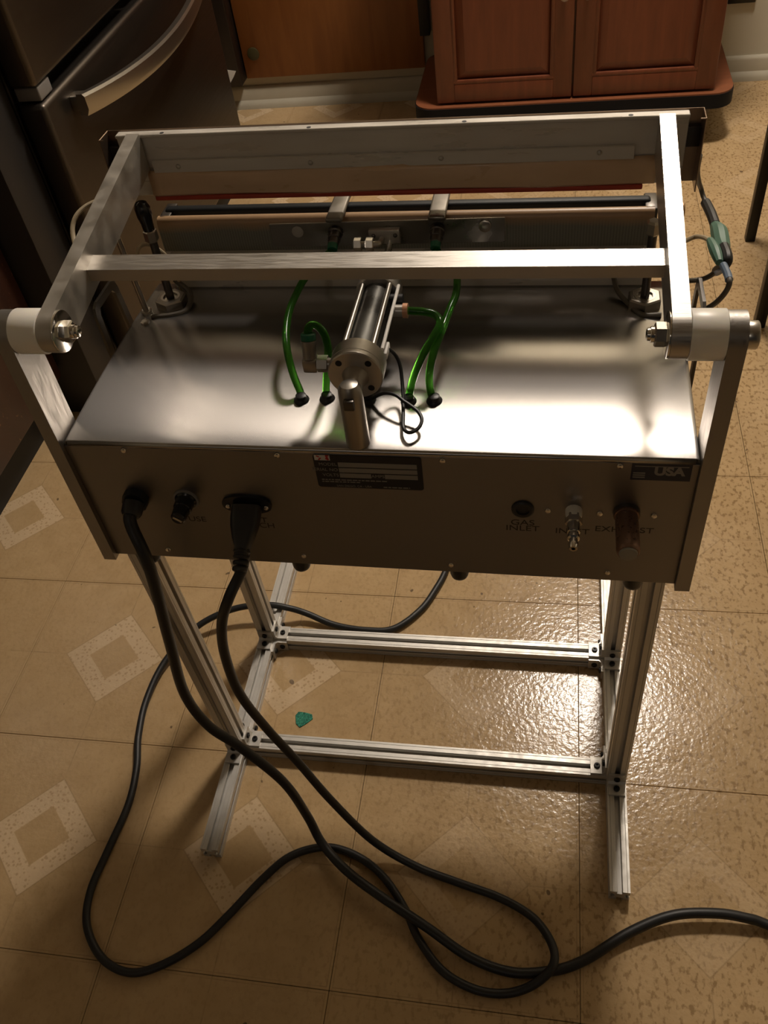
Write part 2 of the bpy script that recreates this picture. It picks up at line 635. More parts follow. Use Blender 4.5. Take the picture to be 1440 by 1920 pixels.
# ------------------------------------------------------------------ ceiling lamp
def ceiling_lamp(pos, strength, label):
    lamp = empty('ceiling_lamp', pos)
    tag(lamp, label, 'lamp')
    gm = bpy.data.materials.new('lamp_glass')
    t_, N_, L_ = nodes(gm)
    N_.remove(N_['Principled BSDF'])
    em = N_.new('ShaderNodeEmission')
    em.inputs[0].default_value = LAMP_COLOR
    em.inputs[1].default_value = strength
    L_.new(em.outputs[0], N_['Material Output'].inputs[0])
    MB().lathe((0, 0, .045), (0, 0, -1), [(0, .155), (.03, .150), (.06, .125), (.085, .08), (.095, .02)], 32).build('glass_dome', gm, lamp)
    MB().cyl((0, 0, .045), (0, 0, .08), .17, 32).build('lamp_base', M['trim_paint'], lamp)


ceiling_lamp(LAMP_POS, LAMP_STRENGTH, 'bright round glass lamp on the ceiling above the red-brown cabinet')
ceiling_lamp(LAMP2_POS, LAMP2_STRENGTH, 'dimmer round glass lamp on the ceiling far from the red-brown cabinet')

# ------------------------------------------------------------------ fridge
FX = -.03          # front face plane
FY0, FY1 = .578, 1.54
fr = empty('fridge', (FX - .38, (FY0 + FY1) / 2, 0))
tag(fr, 'dark stainless fridge with a bowed freezer drawer handle', 'fridge')
ox, oy = FX - .38, (FY0 + FY1) / 2


def fbox(lo, hi, bev=0.0, seg=3):
    return MB().box((lo[0] - ox, lo[1] - oy, lo[2]), (hi[0] - ox, hi[1] - oy, hi[2]), bev, seg)


fbox((-.80, FY0 + .012, .0), (FX - .062, FY1 - .012, 1.74), .004).build('body', M['fridge_side'], fr)
dr = fbox((FX - .055, FY0, .075), (FX, FY1, .612), .010).build('drawer', M['fridge_front'], fr)
fbox((FX - .060, FY0 + .02, .09), (FX - .052, FY1 - .02, .63)).build('gasket', M['gasket_dark'], fr)
ymid = (FY0 + FY1) / 2
for a, b_ in ((FY0, ymid - .003), (ymid + .003, FY1)):
    fbox((FX - .055, a, .640), (FX, b_, 1.74), .010).build('door', M['fridge_front'], fr)
fbox((FX - .052, FY0 + .012, .614), (FX - .006, FY0 + .062, .638), .003).build('hinge_cover', M['plastic_grey'], fr)
fbox((FX - .10, FY0 + .03, .0), (FX - .03, FY1 - .03, .07)).build('kick_plate', M['gasket_dark'], fr)
# bowed drawer handle
mb = MB()
ya, yb = .655, FY1 - .08
n = 28
rings = []
for k in range(n + 1):
    t = k / n
    y = ya + (yb - ya) * t
    s = 1 - (2 * t - 1) ** 2
    x = FX + .028 + .042 * s
    z = .571 - .028 * s + .008
    tx = .012
    prof = [(-tx * .6, -.019), (tx * .5, -.021), (tx, -.010), (tx, .013), (tx * .7, .018), (-tx * .3, .018)]
    rings.append([mb.bm.verts.new((x + px - ox, y - oy, z + pz)) for px, pz in prof])
for A, B in zip(rings, rings[1:]):
    m_ = len(A)
    for k in range(m_):
        mb.bm.faces.new((A[k], A[(k + 1) % m_], B[(k + 1) % m_], B[k]))
mb.bm.faces.new(rings[0]); mb.bm.faces.new(list(reversed(rings[-1])))
for y in (ya + .03, yb - .03):
    mb.box((FX - ox - .001, y - .014 - oy, .560), (FX + .03 - ox, y + .014 - oy, .588), .003)
mb.build('handle', M['fridge_handle'], dr)

# ------------------------------------------------------------------ base cabinet by the fridge
bc = empty('base_cabinet', (-.45, .05, 0))
tag(bc, 'scuffed maroon base cabinet with a dark toe kick beside the fridge', 'cabinet')
MB().box((-.43, -.62, .10), (.285, .405, .88), .003).build('body', M['wood_maroon'], bc)
for a, b_ in ((-.61, -.11), (-.10, .40)):
    MB().box((.285, a, .115), (.303, b_, .86), .004).build('door', M['wood_maroon'], bc)
MB().box((-.43, -.62, 0), (.245, .405, .10)).build('toe_kick', M['gasket_dark'], bc)

fp = MB().box((-.80, .462, .0), (-.085, .572, .88), .003).build('filler_panel', M['fridge_side'])
tag(fp, 'dark filler panel standing between the fridge and the maroon cabinet', 'panel')

# ------------------------------------------------------------------ red-brown cabinet on its cart base
cc = empty('storage_cabinet', (.899, 1.79, .14))
tag(cc, 'red-brown two-door cabinet with raised panels', 'cabinet')
MB().box((-.365, -.160, .002), (.365, .19, .80), .002).build('body', M['cherry'], cc)
MB().box((-.40, -.19, .80), (.40, .20, .83), .006).build('top', M['cherry'], cc)


def cab_door(xa, xb, z0, z1):
    y0, y1 = -.180, -.160
    w = .050
    d = MB()
    # frame rails and stiles
    d.box((xa, y0, z0), (xa + w, y1, z1), .003)
    d.box((xb - w, y0, z0), (xb, y1, z1), .003)
    d.box((xa + w - .001, y0, z0), (xb - w + .001, y1, z0 + w), .003)
    d.box((xa + w - .001, y0, z1 - w), (xb - w + .001, y1, z1), .003)
    o = d.build('door', M['cherry'], cc)
    # raised panel with sloping edges
    p = MB()
    a0, a1, c0, c1 = xa + w - .004, xb - w + .004, z0 + w - .004, z1 - w + .004
    s = .036
    bm = p.bm
    q = [bm.verts.new(v) for v in ((a0, y0 + .0175, c0), (a1, y0 + .0175, c0), (a1, y0 + .0175, c1), (a0, y0 + .0175, c1))]
    r = [bm.verts.new(v) for v in ((a0 + s, y0 + .003, c0 + s), (a1 - s, y0 + .003, c0 + s), (a1 - s, y0 + .003, c1 - s), (a0 + s, y0 + .003, c1 - s))]
    k_ = [bm.verts.new(v) for v in ((a0, y1, c0), (a1, y1, c0), (a1, y1, c1), (a0, y1, c1))]
    bm.faces.new(r)
    for k in range(4):
        bm.faces.new((q[k], q[(k + 1) % 4], r[(k + 1) % 4], r[k]))
        bm.faces.new((k_[k], k_[(k + 1) % 4], q[(k + 1) % 4], q[k]))
    bm.faces.new(list(reversed(k_)))
    p.build('raised_panel', M['cherry'], o, smooth=False)
    # rounded moulding lip around the panel
    l = MB()
    yb_ = y0 - .0005
    l.box((a0, yb_, c0 + .002), (a1, yb_ + .011, c0 + .014), .005)
    l.box((a0, yb_, c1 - .014), (a1, yb_ + .011, c1 - .002), .005)
    l.box((a0 + .002, yb_, c0 + .004), (a0 + .014, yb_ + .011, c1 - .004), .005)
    l.box((a1 - .014, yb_, c0 + .004), (a1 - .002, yb_ + .011, c1 - .004), .005)
    l.build('moulding', M['cherry'], o)
    return o


dl = cab_door(-.370, -.002, .006, .78)
drr = cab_door(.002, .370, .006, .78)
for d_, x in ((dl, -.028), (drr, .028)):
    MB().lathe((x, -.180, .262), (0, -1, 0), [(0, .006), (.012, .005), (.016, .011), (.022, .012), (.026, .008)], 18).build('knob', M['steel'], d_)
for s_ in (-1, 1):
    MB().box((s_ * .365 - .002, -.158, .045), (s_ * .365 + .004, -.150, .10), .001).build('hinge', M['chrome'], cc)

cart = empty('cart_base', (.893, 1.80, 0))
tag(cart, 'low wheeled base board with black edge under the red-brown cabinet', 'cart')


def rounded_rect(x0, y0, x1, y1, r, z, n=6):
    pts = []
    for cx, cy, a in ((x1 - r, y1 - r, 0), (x0 + r, y1 - r, 90), (x0 + r, y0 + r, 180), (x1 - r, y0 + r, 270)):
        for k in range(n + 1):
            t = math.radians(a + 90 * k / n)
            pts.append((cx + r * math.cos(t), cy + r * math.sin(t), z))
    return pts


MB().prism(rounded_rect(-.430, -.205, .430, .20, .055, .136), (0, 0, .004)).build('laminate_top', M['laminate_cherry'], cart)
MB().prism(rounded_rect(-.432, -.207, .432, .202, .056, .100), (0, 0, .036)).build('edge_board', M['laminate_edge'], cart)
for sx in (-1, 1):
    for sy in (-1, 1):
        c_ = MB().cyl((sx * .36 - .01, sy * .14, .032), (sx * .36 + .01, sy * .14, .032), .032, 20).build('caster', M['black_rubber'], cart)
        MB().box((sx * .36 - .018, sy * .14 - .018, .066), (sx * .36 + .018, sy * .14 + .018, .100), .003).build('caster_fork', M['dark_steel'], c_)

# ------------------------------------------------------------------ black table at the right
tb = empty('side_table', (1.52, .93, 0))
tag(tb, 'black metal table with slim square legs on the tile floor', 'table')
for sx, sy in ((-.225, -.17), (-.20, .172), (.22, -.17), (.22, .172)):
    MB().box((sx - .011, sy - .011, 0), (sx + .011, sy + .011, .715), .002).build('leg', M['table_black'], tb)
MB().box((-.26, -.21, .715), (.27, .21, .74), .006).build('tabletop', M['table_black'], tb)

# ------------------------------------------------------------------ glitter chip on the floor
mb = MB()
pts = []
for k in range(11):
    a = 2 * PI * k / 11
    r_ = .0125 * (1 + .22 * math.sin(3 * a + .6) + random.uniform(-.12, .12))
    pts.append((r_ * math.cos(a) * 1.1, r_ * math.sin(a), 0))
mb.prism(pts, (0, 0, .0015))
gl = mb.build('glitter_chip', M['glitter'])
gl.location = (.500, -.241, .0)
tag(gl, 'small green glittery chip lying on the tiles', 'chip')

# ------------------------------------------------------------------ stand of slotted aluminium profile
H = .0127


def slot_profile():
    side = [(-H, H), (-.0098, H), (-.0094, H - .0005), (-.0090, H), (-.0036, H), (-.0033, H - .0003), (-.0033, H - .0022), (-.0072, H - .0022), (-.0030, H - .0066),
            (.0030, H - .0066), (.0072, H - .0022), (.0033, H - .0022), (.0033, H - .0003), (.0036, H), (.0090, H), (.0094, H - .0005), (.0098, H)]
    out = []
    for k in range(4):
        c, s = round(math.cos(-k * PI / 2)), round(math.sin(-k * PI / 2))
        out += [(c * x - s * y, s * x + c * y) for x, y in side]
    return out


SLOT = slot_profile()
SX0, SX1 = .4164, .9630
YN, YF = -.3015, -.1030            # near and far post centres
st = empty('profile_stand', ((SX0 + SX1) / 2, -.2, 0))
tag(st, 'slotted aluminium profile stand carrying the bag sealer', 'stand')
sxc, syc = (SX0 + SX1) / 2, -.2


def bar(name, p0, p1, parent=st):
    p0, p1 = Vector(p0) - Vector((sxc, syc, 0)), Vector(p1) - Vector((sxc, syc, 0))
    d = (p1 - p0)
    if abs(d.x) > .01: f = lambda a, b: Vector((0, a, b))
    elif abs(d.y) > .01: f = lambda a, b: Vector((a, 0, b))
    else: f = lambda a, b: Vector((a, b, 0))
    mb = MB()
    mb.prism([p0 + f(a, b) for a, b in SLOT], d)
    return mb.build(name, M['extrusion'], parent, smooth=False)


for x in (SX0, SX1):
    bar('runner', (x, -.4625, H), (x, .150, H))
    for y in (YN, YF):
        bar('post', (x, y, 2 * H), (x, y, .4805))
    bar('top_rail', (x, -.314, .4805 + H), (x, -.075, .4805 + H))
for y in (YN + .006, YF - .002):
    bar('cross_bar', (SX0 + H, y, H), (SX1 - H, y, H))


def bracket(origin, u, v, w=.022, leg=.0215, t=.0032):
    """angle bracket: legs along unit vectors u and v from origin, width along u x v"""
    o, u, v = Vector(origin) - Vector((sxc, syc, 0)), Vector(u), Vector(v)
    s = u.cross(v)
    poly = [o, o + u * leg, o + u * leg + v * t, o + u * (t * 2) + v * t, o + u * t + v * (t * 2), o + u * t + v * leg, o + v * leg]
    mb = MB()
    mb.prism([p - s * w / 2 for p in poly], s * w)
    b_ = mb.build('bracket', M['extrusion'], st, smooth=False)
    for a, c in ((u, v), (v, u)):
        base = o + a * .0128 + c * t
        MB().lathe(base, c, [(0, .0042), (.0022, .0042), (.0030, .0034), (.0030, .0018), (.0012, .0018)], 14).build('bolt', M['black_oxide'], b_)
    return b_


for x, sgn in ((SX0, 1), (SX1, -1)):
    for y in (YN, YF):
        bracket((x, y - H, 2 * H), (0, -1, 0), (0, 0, 1))             # post to runner, near face
        bracket((x, y + H, 2 * H), (0, 1, 0), (0, 0, 1))              # far face
        yc = y + (.006 if y == YN else -.002)
        bracket((x + sgn * H, yc, 2 * H), (sgn, 0, 0), (0, 0, 1))     # cross bar top to post side
    yc = YF - .002
    bracket((x + sgn * H, yc - H, H), (sgn, 0, 0), (0, -1, 0))        # cross bar face to runner side
    bracket((x + sgn * H, yc + H, H), (sgn, 0, 0), (0, 1, 0))
    bracket((x + sgn * H, YN + .006 + H, H), (sgn, 0, 0), (0, 1, 0))

# ------------------------------------------------------------------ bag sealer
mc = empty('bag_sealer', (.695, -.343, .510))
mc.rotation_euler = (-.0238, .0093, -.0091)
tag(mc, 'stainless pneumatic bag sealer with raised jaw, cylinder and green air tubes', 'bag sealer')
h, t_b, spc = .2822, .0133, .0257
ZT = .1584
DY = .268                         # depth of the chassis


def part(mb, name, m, parent=mc, **k):
    return mb.build(name, M[m] if isinstance(m, str) else m, parent, **k)


# chassis: top sheet bent over the rear edge
def top_sheet():
    BOW = .0045                    # the sheet is slightly crowned
    th = .0015
    R = .003
    prof = []
    # outer section in (y,z), from the rear skirt up and over to the front
    pts = [(-.0002, ZT - .0045)]
    for k in range(7):
        a = PI - k * (PI / 2) / 6
        pts.append((R - .0002 + R * math.cos(a), ZT - R + R * math.sin(a)))
    for k in range(1, 15):
        y_ = R + (DY - R) * k / 14
        pts.append((y_, ZT + BOW * (1 - ((y_ - DY / 2) / (DY / 2)) ** 2)))
    bm = bmesh.new()
    xs = [-h + .004, -h + .006 + .12, 0, h - .126, h - .004]
    uv = bm.loops.layers.uv.new('UVMap')
    grid = [[bm.verts.new((x, y, z)) for x in xs] for y, z in pts]
    for a, b_ in zip(grid, grid[1:]):
        for k in range(len(xs) - 1):
            bm.faces.new((a[k], a[k + 1], b_[k + 1], b_[k]))
    # side flanges, bent down
    for sx, col in ((-1, 0), (1, len(xs) - 1)):
        prev = [g[col] for g in grid[6:]]
        for dx, dz in ((.0020, -.0006), (.0034, -.0022), (.0040, -.005), (.0040, -.03)):
            cur = [bm.verts.new((sx * (h - .004 + dx), p.co.y if False else q.co.y, ZT + dz)) for p, q in zip(prev, grid[6:])] if False else \
                  [bm.verts.new((sx * (h - .004 + dx), g[col].co.y, g[col].co.z + dz)) for g in grid[6:]]
            for k in range(len(cur) - 1):
                f = (prev[k], prev[k + 1], cur[k + 1], cur[k])
                bm.faces.new(f if sx > 0 else tuple(reversed(f)))
            prev = cur
    bmesh.ops.recalc_face_normals(bm, faces=bm.faces)
    for f in bm.faces:
        for l in f.loops:
            l[uv].uv = (l.vert.co.x, l.vert.co.y)
    me = bpy.data.meshes.new('top_sheet')
    bm.to_mesh(me)
    bm.free()
    me.materials.append(M['brushed_top'])
    me.shade_smooth()
    me.set_sharp_from_angle(angle=math.radians(40))
    o = bpy.data.objects.new('top_sheet', me)
    COL.objects.link(o)
    o.parent = mc
    sm = o.modifiers.new('thickness', 'SOLIDIFY')
    sm.thickness = .0012
    sm.offset = -1
    return o


top_sheet()
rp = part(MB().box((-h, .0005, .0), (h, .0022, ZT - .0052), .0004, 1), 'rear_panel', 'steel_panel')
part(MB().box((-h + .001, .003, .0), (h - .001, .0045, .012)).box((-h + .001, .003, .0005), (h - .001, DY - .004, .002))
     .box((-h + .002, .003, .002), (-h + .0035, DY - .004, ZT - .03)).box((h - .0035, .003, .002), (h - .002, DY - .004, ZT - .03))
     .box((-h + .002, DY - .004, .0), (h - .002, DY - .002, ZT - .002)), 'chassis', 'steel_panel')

# rubber feet
for x in (-.2507, -.0852, .0783, .2456):
    for y in (.0118, DY - .012):
        part(MB().lathe((x, y, .0004), (0, 0, -1), [(0, .0095), (.013, .0095), (.017, .0085), (.0200, .0055), (.0210, .001)], 20), 'rubber_foot', 'black_rubber')

# panel screws
def pan_head(p, axis=(0, -1, 0), r=.0033, m='chrome', parent=rp, name='screw'):
    return part(MB().lathe(p, axis, [(0, r), (.0006, r), (.0016, r * .8), (.0021, r * .35)], 14), name, m, parent)


for x, z in ((-.224, .1500), (-.077, .1500), (.071, .1495), (.219, .1500), (-.221, .012), (-.076, .013), (.072, .011), (.220, .012), (.162, .093), (.207, .092), (.253, .092)):
    pan_head((x, .0006, z), r=.0030)


def letters(txt, size, x, z, m, parent, y=-.0001, align='CENTER', depth=.00012, sx=1.0, bold=0.0, name='lettering'):
    cu = bpy.data.curves.new(name, 'FONT')
    cu.body = txt
    cu.size = size
    cu.align_x = align
    cu.align_y = 'CENTER'
    cu.extrude = depth
    cu.offset = bold
    cu.space_line = .78
    tmp = bpy.data.objects.new('tmp_text', cu)
    COL.objects.link(tmp)
    dg = bpy.context.evaluated_depsgraph_get()
    me = bpy.data.meshes.new_from_object(tmp.evaluated_get(dg))
    bpy.data.objects.remove(tmp, do_unlink=True)
    me.name = name
    me.transform(Matrix.Rotation(PI / 2, 4, 'X') @ Matrix.Diagonal((sx, 1, 1, 1)))
    me.materials.clear()
    me.materials.append(M[m])
    o = bpy.data.objects.new(name, me)
    COL.objects.link(o)
    o.parent = parent
    o.location = (x, y, z)
    return o


YP = .0005
letters('FUSE', .0098, -.179, .0600, 'print_black', rp, YP, sx=1.15)
letters('FOOT\nSWITCH', .0098, -.119, .0590, 'print_black', rp, YP, sx=1.15)
letters('GAS\nINLET', .0098, .1400, .0715, 'print_black', rp, YP, sx=1.2)
letters('INLET', .0098, .1845, .0665, 'print_black', rp, YP, sx=1.2)
letters('EXHAUST', .0098, .2295, .0715, 'print_black', rp, YP, sx=1.2)

# name plate
npl = part(MB().prism(rounded_rect(-.0445, .1125, .0525, .1525, .003, 0, 4), (0, 0, .0007)), 'name_plate', 'plate_black', rp, smooth=False)
npl.data.transform(Matrix(((1, 0, 0, 0), (0, 0, -1, 0.0005), (0, 1, 0, 0), (0, 0, 0, 1))))
YN_ = -.0003


def slab(x0, z0, x1, z1, m, parent, y=YN_, name='field', th=.0002):
    return part(MB().box((x0, y - th, z0), (x1, y + th, z1)), name, m, parent, smooth=False)


slab(-.0225, .1385, .0480, .1440, 'print_grey', npl)
slab(-.0225, .1320, .0480, .1372, 'print_grey', npl)
slab(-.0225, .1255, .0060, .1307, 'print_grey', npl)
slab(.0185, .1255, .0480, .1307, 'print_grey', npl)
slab(-.0430, .1460, -.0290, .1522, 'print_white', npl, name='logo_ground')
mb = MB()
yy = YN_ - .0004
for (xa, za, xb, zb_, w) in ((-.0320, .1518, -.0306, .1465, .0020), (-.0306, .1470, -.0330, .1485, .0014), (-.0326, .1518, -.0296, .1516, .0014), (-.0395, .1465, -.0372, .1490, .0014), (-.0410, .1513, -.0385, .1500, .0012)):
    d_ = Vector((xb - xa, 0, zb_ - za)).normalized()
    nrm = Vector((-d_.z, 0, d_.x)) * w / 2
    a_, b2 = Vector((xa, yy, za)), Vector((xb, yy, zb_))
    mb.prism([a_ + nrm, b2 + nrm, b2 - nrm, a_ - nrm], (0, .0002, 0))
part(mb, 'logo', 'print_red', npl, smooth=False)
letters('MODEL', .0050, -.0235, .1412, 'print_grey', npl, YN_ - .0001, 'RIGHT')
letters('SERIAL NO', .0050, -.0235, .1346, 'print_grey', npl, YN_ - .0001, 'RIGHT')
letters('VOLTS', .0050, -.0235, .1281, 'print_grey', npl, YN_ - .0001, 'RIGHT')
letters('AMPS', .0050, .0122, .1281, 'print_grey', npl, YN_ - .0001)
letters('SAN DIEGO, CA - USA', .0033, -.0110, .1150, 'print_grey', npl, YN_ - .0001)
# fine print too small to read: broken rules
mb = MB()
for z, xa, xb in ((.1225, -.0400, .0200), (.1200, -.0400, -.0050), (.1150, .0160, .0400)):
    x = xa
    while x < xb:
        w = random.uniform(.0015, .005)
        mb.box((x, YN_ - .0003, z - .0006), (min(x + w, xb), YN_, z + .0006))
        x += w + .0009
part(mb, 'fine_print', 'print_grey', npl, smooth=False)

# flag sticker
us = slab(.2285, .1345, .2765, .1545, 'sticker_navy', rp, .0004, 'flag_sticker', .0003)
letters('USA', .0125, .2590, .1448, 'print_grey', us, .0001, sx=1.05, bold=.0006)
for k in range(3):
    slab(.2302, .1372 + k * .0024, .2400, .1386 + k * .0024, 'print_grey', us, .0001, 'stripe')
slab(.2310, .1500, .2740, .1508, 'print_grey', us, .0001, 'stripe', .0001)

# strain relief of the mains cord
sr = part(MB().cyl((-.231, .001, .088), (-.231, -.008, .088), .0128, 8).lathe((-.231, -.008, .088), (0, -1, -.35), [(0, .0105), (.010, .0100), (.014, .0080)], 18), 'strain_relief', 'black_rubber')
# fuse holder
fh = part(MB().lathe((-.180, .001, .088), (0, -1, 0), [(0, .0110), (.003, .0108), (.0045, .0092), (.014, .0088), (.0150, .0080), (.026, .0072), (.0275, .0060)], 22), 'fuse_holder', 'black_gloss')
part(MB().lathe((-.180, .0008, .088), (0, -1, 0), [(0, .0128), (.0024, .0126)], 24), 'fuse_ring', 'print_grey', fh)
part(MB().box((-.1846, -.0272, .0868), (-.1754, -.0264, .0892), rot=Matrix.Rotation(.7, 3, 'Y')), 'fuse_slot', 'steel', fh)
# mains inlet flange for the foot switch plug
fl = MB()
prof = []
for k in range(28):
    a = 2 * PI * k / 28
    c, s = math.cos(a), math.sin(a)
    prof.append((-.119 + .0245 * (abs(c) ** .9) * (1 if c > 0 else -1), .0005, .086 + .0115 * (abs(s) ** .8) * (1 if s > 0 else -1)))
fl.prism(prof, (0, -.0030, 0))
fi = part(fl, 'inlet_socket', 'black_gloss')
for s_ in (-1, 1):
    pan_head((-.119 + s_ * .0190, -.0024, .084), r=.0026, parent=fi)
# gas inlet plug
part(MB().lathe((.140, .001, .0935), (0, -1, 0), [(0, .0102), (.0022, .0100), (.0032, .0085), (.0030, .006), (.0012, .0055), (.0012, .001)], 26), 'gas_inlet_plug', 'black_rubber')
# air inlet nipple
an = part(MB().lathe((.1845, .001, .094), (0, -1, -.06), [(0, .0074), (.003, .0074), (.0060, .0072), (.0100, .0070)], 22), 'air_inlet', 'white_tape')
part(MB().lathe((.1845, -.007, .0935), (0, -1, -.06), [(0, .0076), (.008, .0076)], 6), 'hex', 'chrome', an, smooth=False)
part(MB().lathe((.1845, -.015, .0931), (0, -1, -.06), [(0, .0060), (.010, .0056), (.0105, .0047), (.013, .0047), (.0135, .0056), (.0165, .0054), (.0175, .0038), (.0210, .0036), (.0220, .0046), (.0250, .0044), (.0275, .0034), (.0275, .0018), (.022, .0016)], 22), 'nipple', 'chrome', an)
# exhaust muffler
ex = part(MB().lathe((.2295, .001, .0945), (0, -1, -.02), [(0, .0108), (.006, .0108), (.0065, .0096), (.009, .0100), (.043, .0100), (.046, .0096), (.0475, .0085)], 26), 'exhaust_muffler', 'exhaust')
part(MB().lathe((.2295, -.0462, .0936), (0, -1, -.02), [(0, .0080), (.0020, .0074), (.0024, .002)], 22), 'muffler_cap', 'sinter', ex)
part(MB().lathe((.2295, .0006, .0945), (0, -1, 0), [(0, .0116), (.004, .0116)], 26), 'muffler_collar', 'dark_steel', ex)

# ---------------------------------------------------------------- uprights and pivots
PY, PZ, PR = .0130, .2715, .0182


def stadium(x, p0, p1, r, n=14):
    """outline in the y-z plane: rounded at p0, square at p1"""
    p0, p1 = Vector(p0), Vector(p1)
    d = (p1 - p0).normalized()
    nn = Vector((-d.y, d.x))
    pts = []
    for k in range(n + 1):
        a = PI / 2 + PI * k / n
        q = p0 + d * (r * math.cos(a)) + nn * (r * math.sin(a))
        pts.append((x, q.x, q.y))
    q = p1 - nn * r
    pts.append((x, q.x, q.y))
    q = p1 + nn * r
    pts.append((x, q.x, q.y))
    return pts


for s_ in (-1, 1):
    x = s_ * h
    u = part(MB().prism(stadium(x, (PY, PZ), (PY, -.0035), PR - .0002), (s_ * t_b, 0, 0)), 'upright', 'alu')
    u.data.materials[0] = M['upright_alu']
    # nylon spacer
    part(MB().cyl((s_ * (h - .0002), PY, PZ), (s_ * (h - spc + .0002), PY, PZ), .0190, 36, .0006), 'nylon_spacer', 'nylon')
    # axle bolt: head outside, nut and thread inside
    ax_ = part(MB().cyl((s_ * (h + t_b), PY, PZ), (s_ * (h + t_b + .0095), PY, PZ), .0105, 24, .0012), 'axle_bolt', 'steel')
    xi = h - spc - t_b
    part(MB().cyl((s_ * xi, PY, PZ), (s_ * (xi - .0016), PY, PZ), .0176, 36, .0004), 'washer', 'chrome', ax_)
    part(MB().lathe((s_ * (xi - .0016), PY, PZ), (-s_, 0, 0), [(0, .0086), (.0008, .0092), (.0080, .0092), (.0090, .0078)], 6), 'nut', 'chrome', ax_, smooth=False)
    part(MB().lathe((s_ * (xi - .0100), PY, PZ), (-s_, 0, 0), [(0, .0060), (.0030, .0060), (.0034, .0050), (.0055, .0048), (.0062, .0035)], 18), 'thread_end', 'chrome', ax_)

# ---------------------------------------------------------------- lifting arms
slope = math.atan(.1755)
ca, sa = math.cos(slope), math.sin(slope)
FRONT = .2545
PE = (FRONT, PZ + .0005 + (FRONT - PY) * math.tan(slope))
for s_ in (-1, 1):
    poly = stadium(0, (PY, PZ), PE, PR - .0004)
    # square the front end to the vertical beam
    poly[-2] = (0, FRONT, PE[1] - PR / ca)
    poly[-1] = (0, FRONT, PE[1] + (PR - .0004) / ca)
    xo = s_ * (h - spc)
    arm = part(MB().prism([(xo, p[1], p[2]) for p in poly], (-s_ * t_b, 0, 0)), 'lifting_arm', 'alu' if s_ > 0 else 'alu_dull')
    # rod-end bolt through the arm
    by, bz = .155, PZ + (.155 - PY) * math.tan(slope)
    part(MB().cyl((xo, by, bz - .004), (xo + s_ * .005, by, bz - .004), .0085, 18, .001), 'arm_bolt', 'brass', arm)
XA = h - spc - t_b
# cross bar between the arms
cb0 = Vector((.0810, .2880))
e1, e2 = Vector((ca, sa)), Vector((sa, -ca))
bw, bh_ = .0195, .0125
pl = [cb0, cb0 + e1 * bw, cb0 + e1 * bw + e2 * bh_, cb0 + e2 * bh_]
part(MB().prism([(-XA, p.x, p.y) for p in pl], (2 * XA, 0, 0)), 'tie_bar', 'alu', smooth=False)

# ---------------------------------------------------------------- upper jaw
BW = .2695
ZB = .3305
beam = part(MB().box((-BW, .2552, ZB - .003), (BW, .2655, ZB), .0006, 1).box((-BW, .2575, .268), (BW, .2605, ZB - .0005), .0005, 1), 'jaw_beam', 'alu_stained')
for x in (-.2216, -.074, .0724, .2194):
    part(MB().cyl((x, .2588, ZB - .0008), (x, .2588, ZB + .0001), .0022, 12), 'screw_hole', 'gasket_dark', beam)
cs = part(MB().box((-.2385, .2535, .2930), (.2255, .2576, .3052), .0005, 1), 'clamp_strip', 'alu_stained')
for x, z in ((-.2116, .2994), (-.0763, .2990), (.0500, .2995), (.1946, .3002)):
    pan_head((x, .2536, z), r=.0024, m='steel', parent=cs)
# folded cloth over the heating bar
mb = MB()
n = 40
rows = [(.2560, .2950), (.2535, .2900), (.2528, .2800), (.2530, .2710), (.2560, .2685), (.2620, .2680), (.2640, .2720)]
bm = mb.bm
G = []
for y, z in rows:
    r_ = []
    for k in range(n + 1):
        x = -.2460 + (.2460 * 2) * k / n
        wob = .0010 * math.sin(x * 31 + z * 200) + .0016 * math.exp(-((x + .035 - (z - .28) * 3) / .012) ** 2) + .0012 * math.exp(-((x - .12 + (z - .28) * 2) / .010) ** 2)
        r_.append(bm.verts.new((x, y - wob, z)))
    G.append(r_)
for a, b_ in zip(G, G[1:]):
    for k in range(n):
        bm.faces.new((a[k], a[k + 1], b_[k + 1], b_[k]))
tc_ = part(mb, 'jaw_cloth', 'ptfe')
tc_.modifiers.new('thickness', 'SOLIDIFY').thickness = .0006
part(MB().box((-.2465, .2545, .2632), (.2360, .2625, .2682), .0012), 'silicone_pad', 'silicone_red')
# front cover with side returns
fc = MB()
fc.box((-.2815, .2662, .2650), (.2815, .2672, .3316), .0003, 1)
for s_ in (-1, 1):
    fc.box((s_ * .2815 - .0006, .2440, .2650), (s_ * .2815 + .0006, .2672, .3316), .0004, 1)
    fc.box((s_ * .2815 - .0006 - (.004 if s_ > 0 else 0), .2440, .3306), (s_ * .2815 + .0006 + (.004 if s_ < 0 else 0), .2450, .3316))
part(fc, 'front_cover', 'cover_bronze')
for s_ in (-1, 1):
    part(MB().box((s_ * .2690, .2590, .300), (s_ * .2812, .2680, .318), .001), 'terminal_block', 'wood_dark')

# ---------------------------------------------------------------- lower jaw
lj = MB()
lj.box((-.2560, .2600, .150), (.2510, .2700, .2060), .0006, 1).box((-.2500, .2545, .1990), (.2450, .2600, .2025), .0005, 1)
part(lj, 'jaw_support', 'alu_stained')
tp = MB()
prof = [(.2600, .2030), (.2592, .2080), (.2595, .2330), (.2606, .2378), (.2640, .2400), (.2680, .2400), (.2700, .2385), (.2700, .2030)]
tp.prism([(-.2560, y, z) for y, z in prof], (.5070, 0, 0))
part(tp, 'sealing_bar', 'jaw_tape', angle=60)
part(MB().box((-.2520, .2755, .2180), (.2480, .2875, .2425), .0035, 3), 'counter_strip', 'silicone_black')
for x in (-.2490, .2480):
    part(MB().box((x - .006, .2640, .2000), (x + .006, .2960, .2400), .0015), 'jaw_end', 'dark_steel')
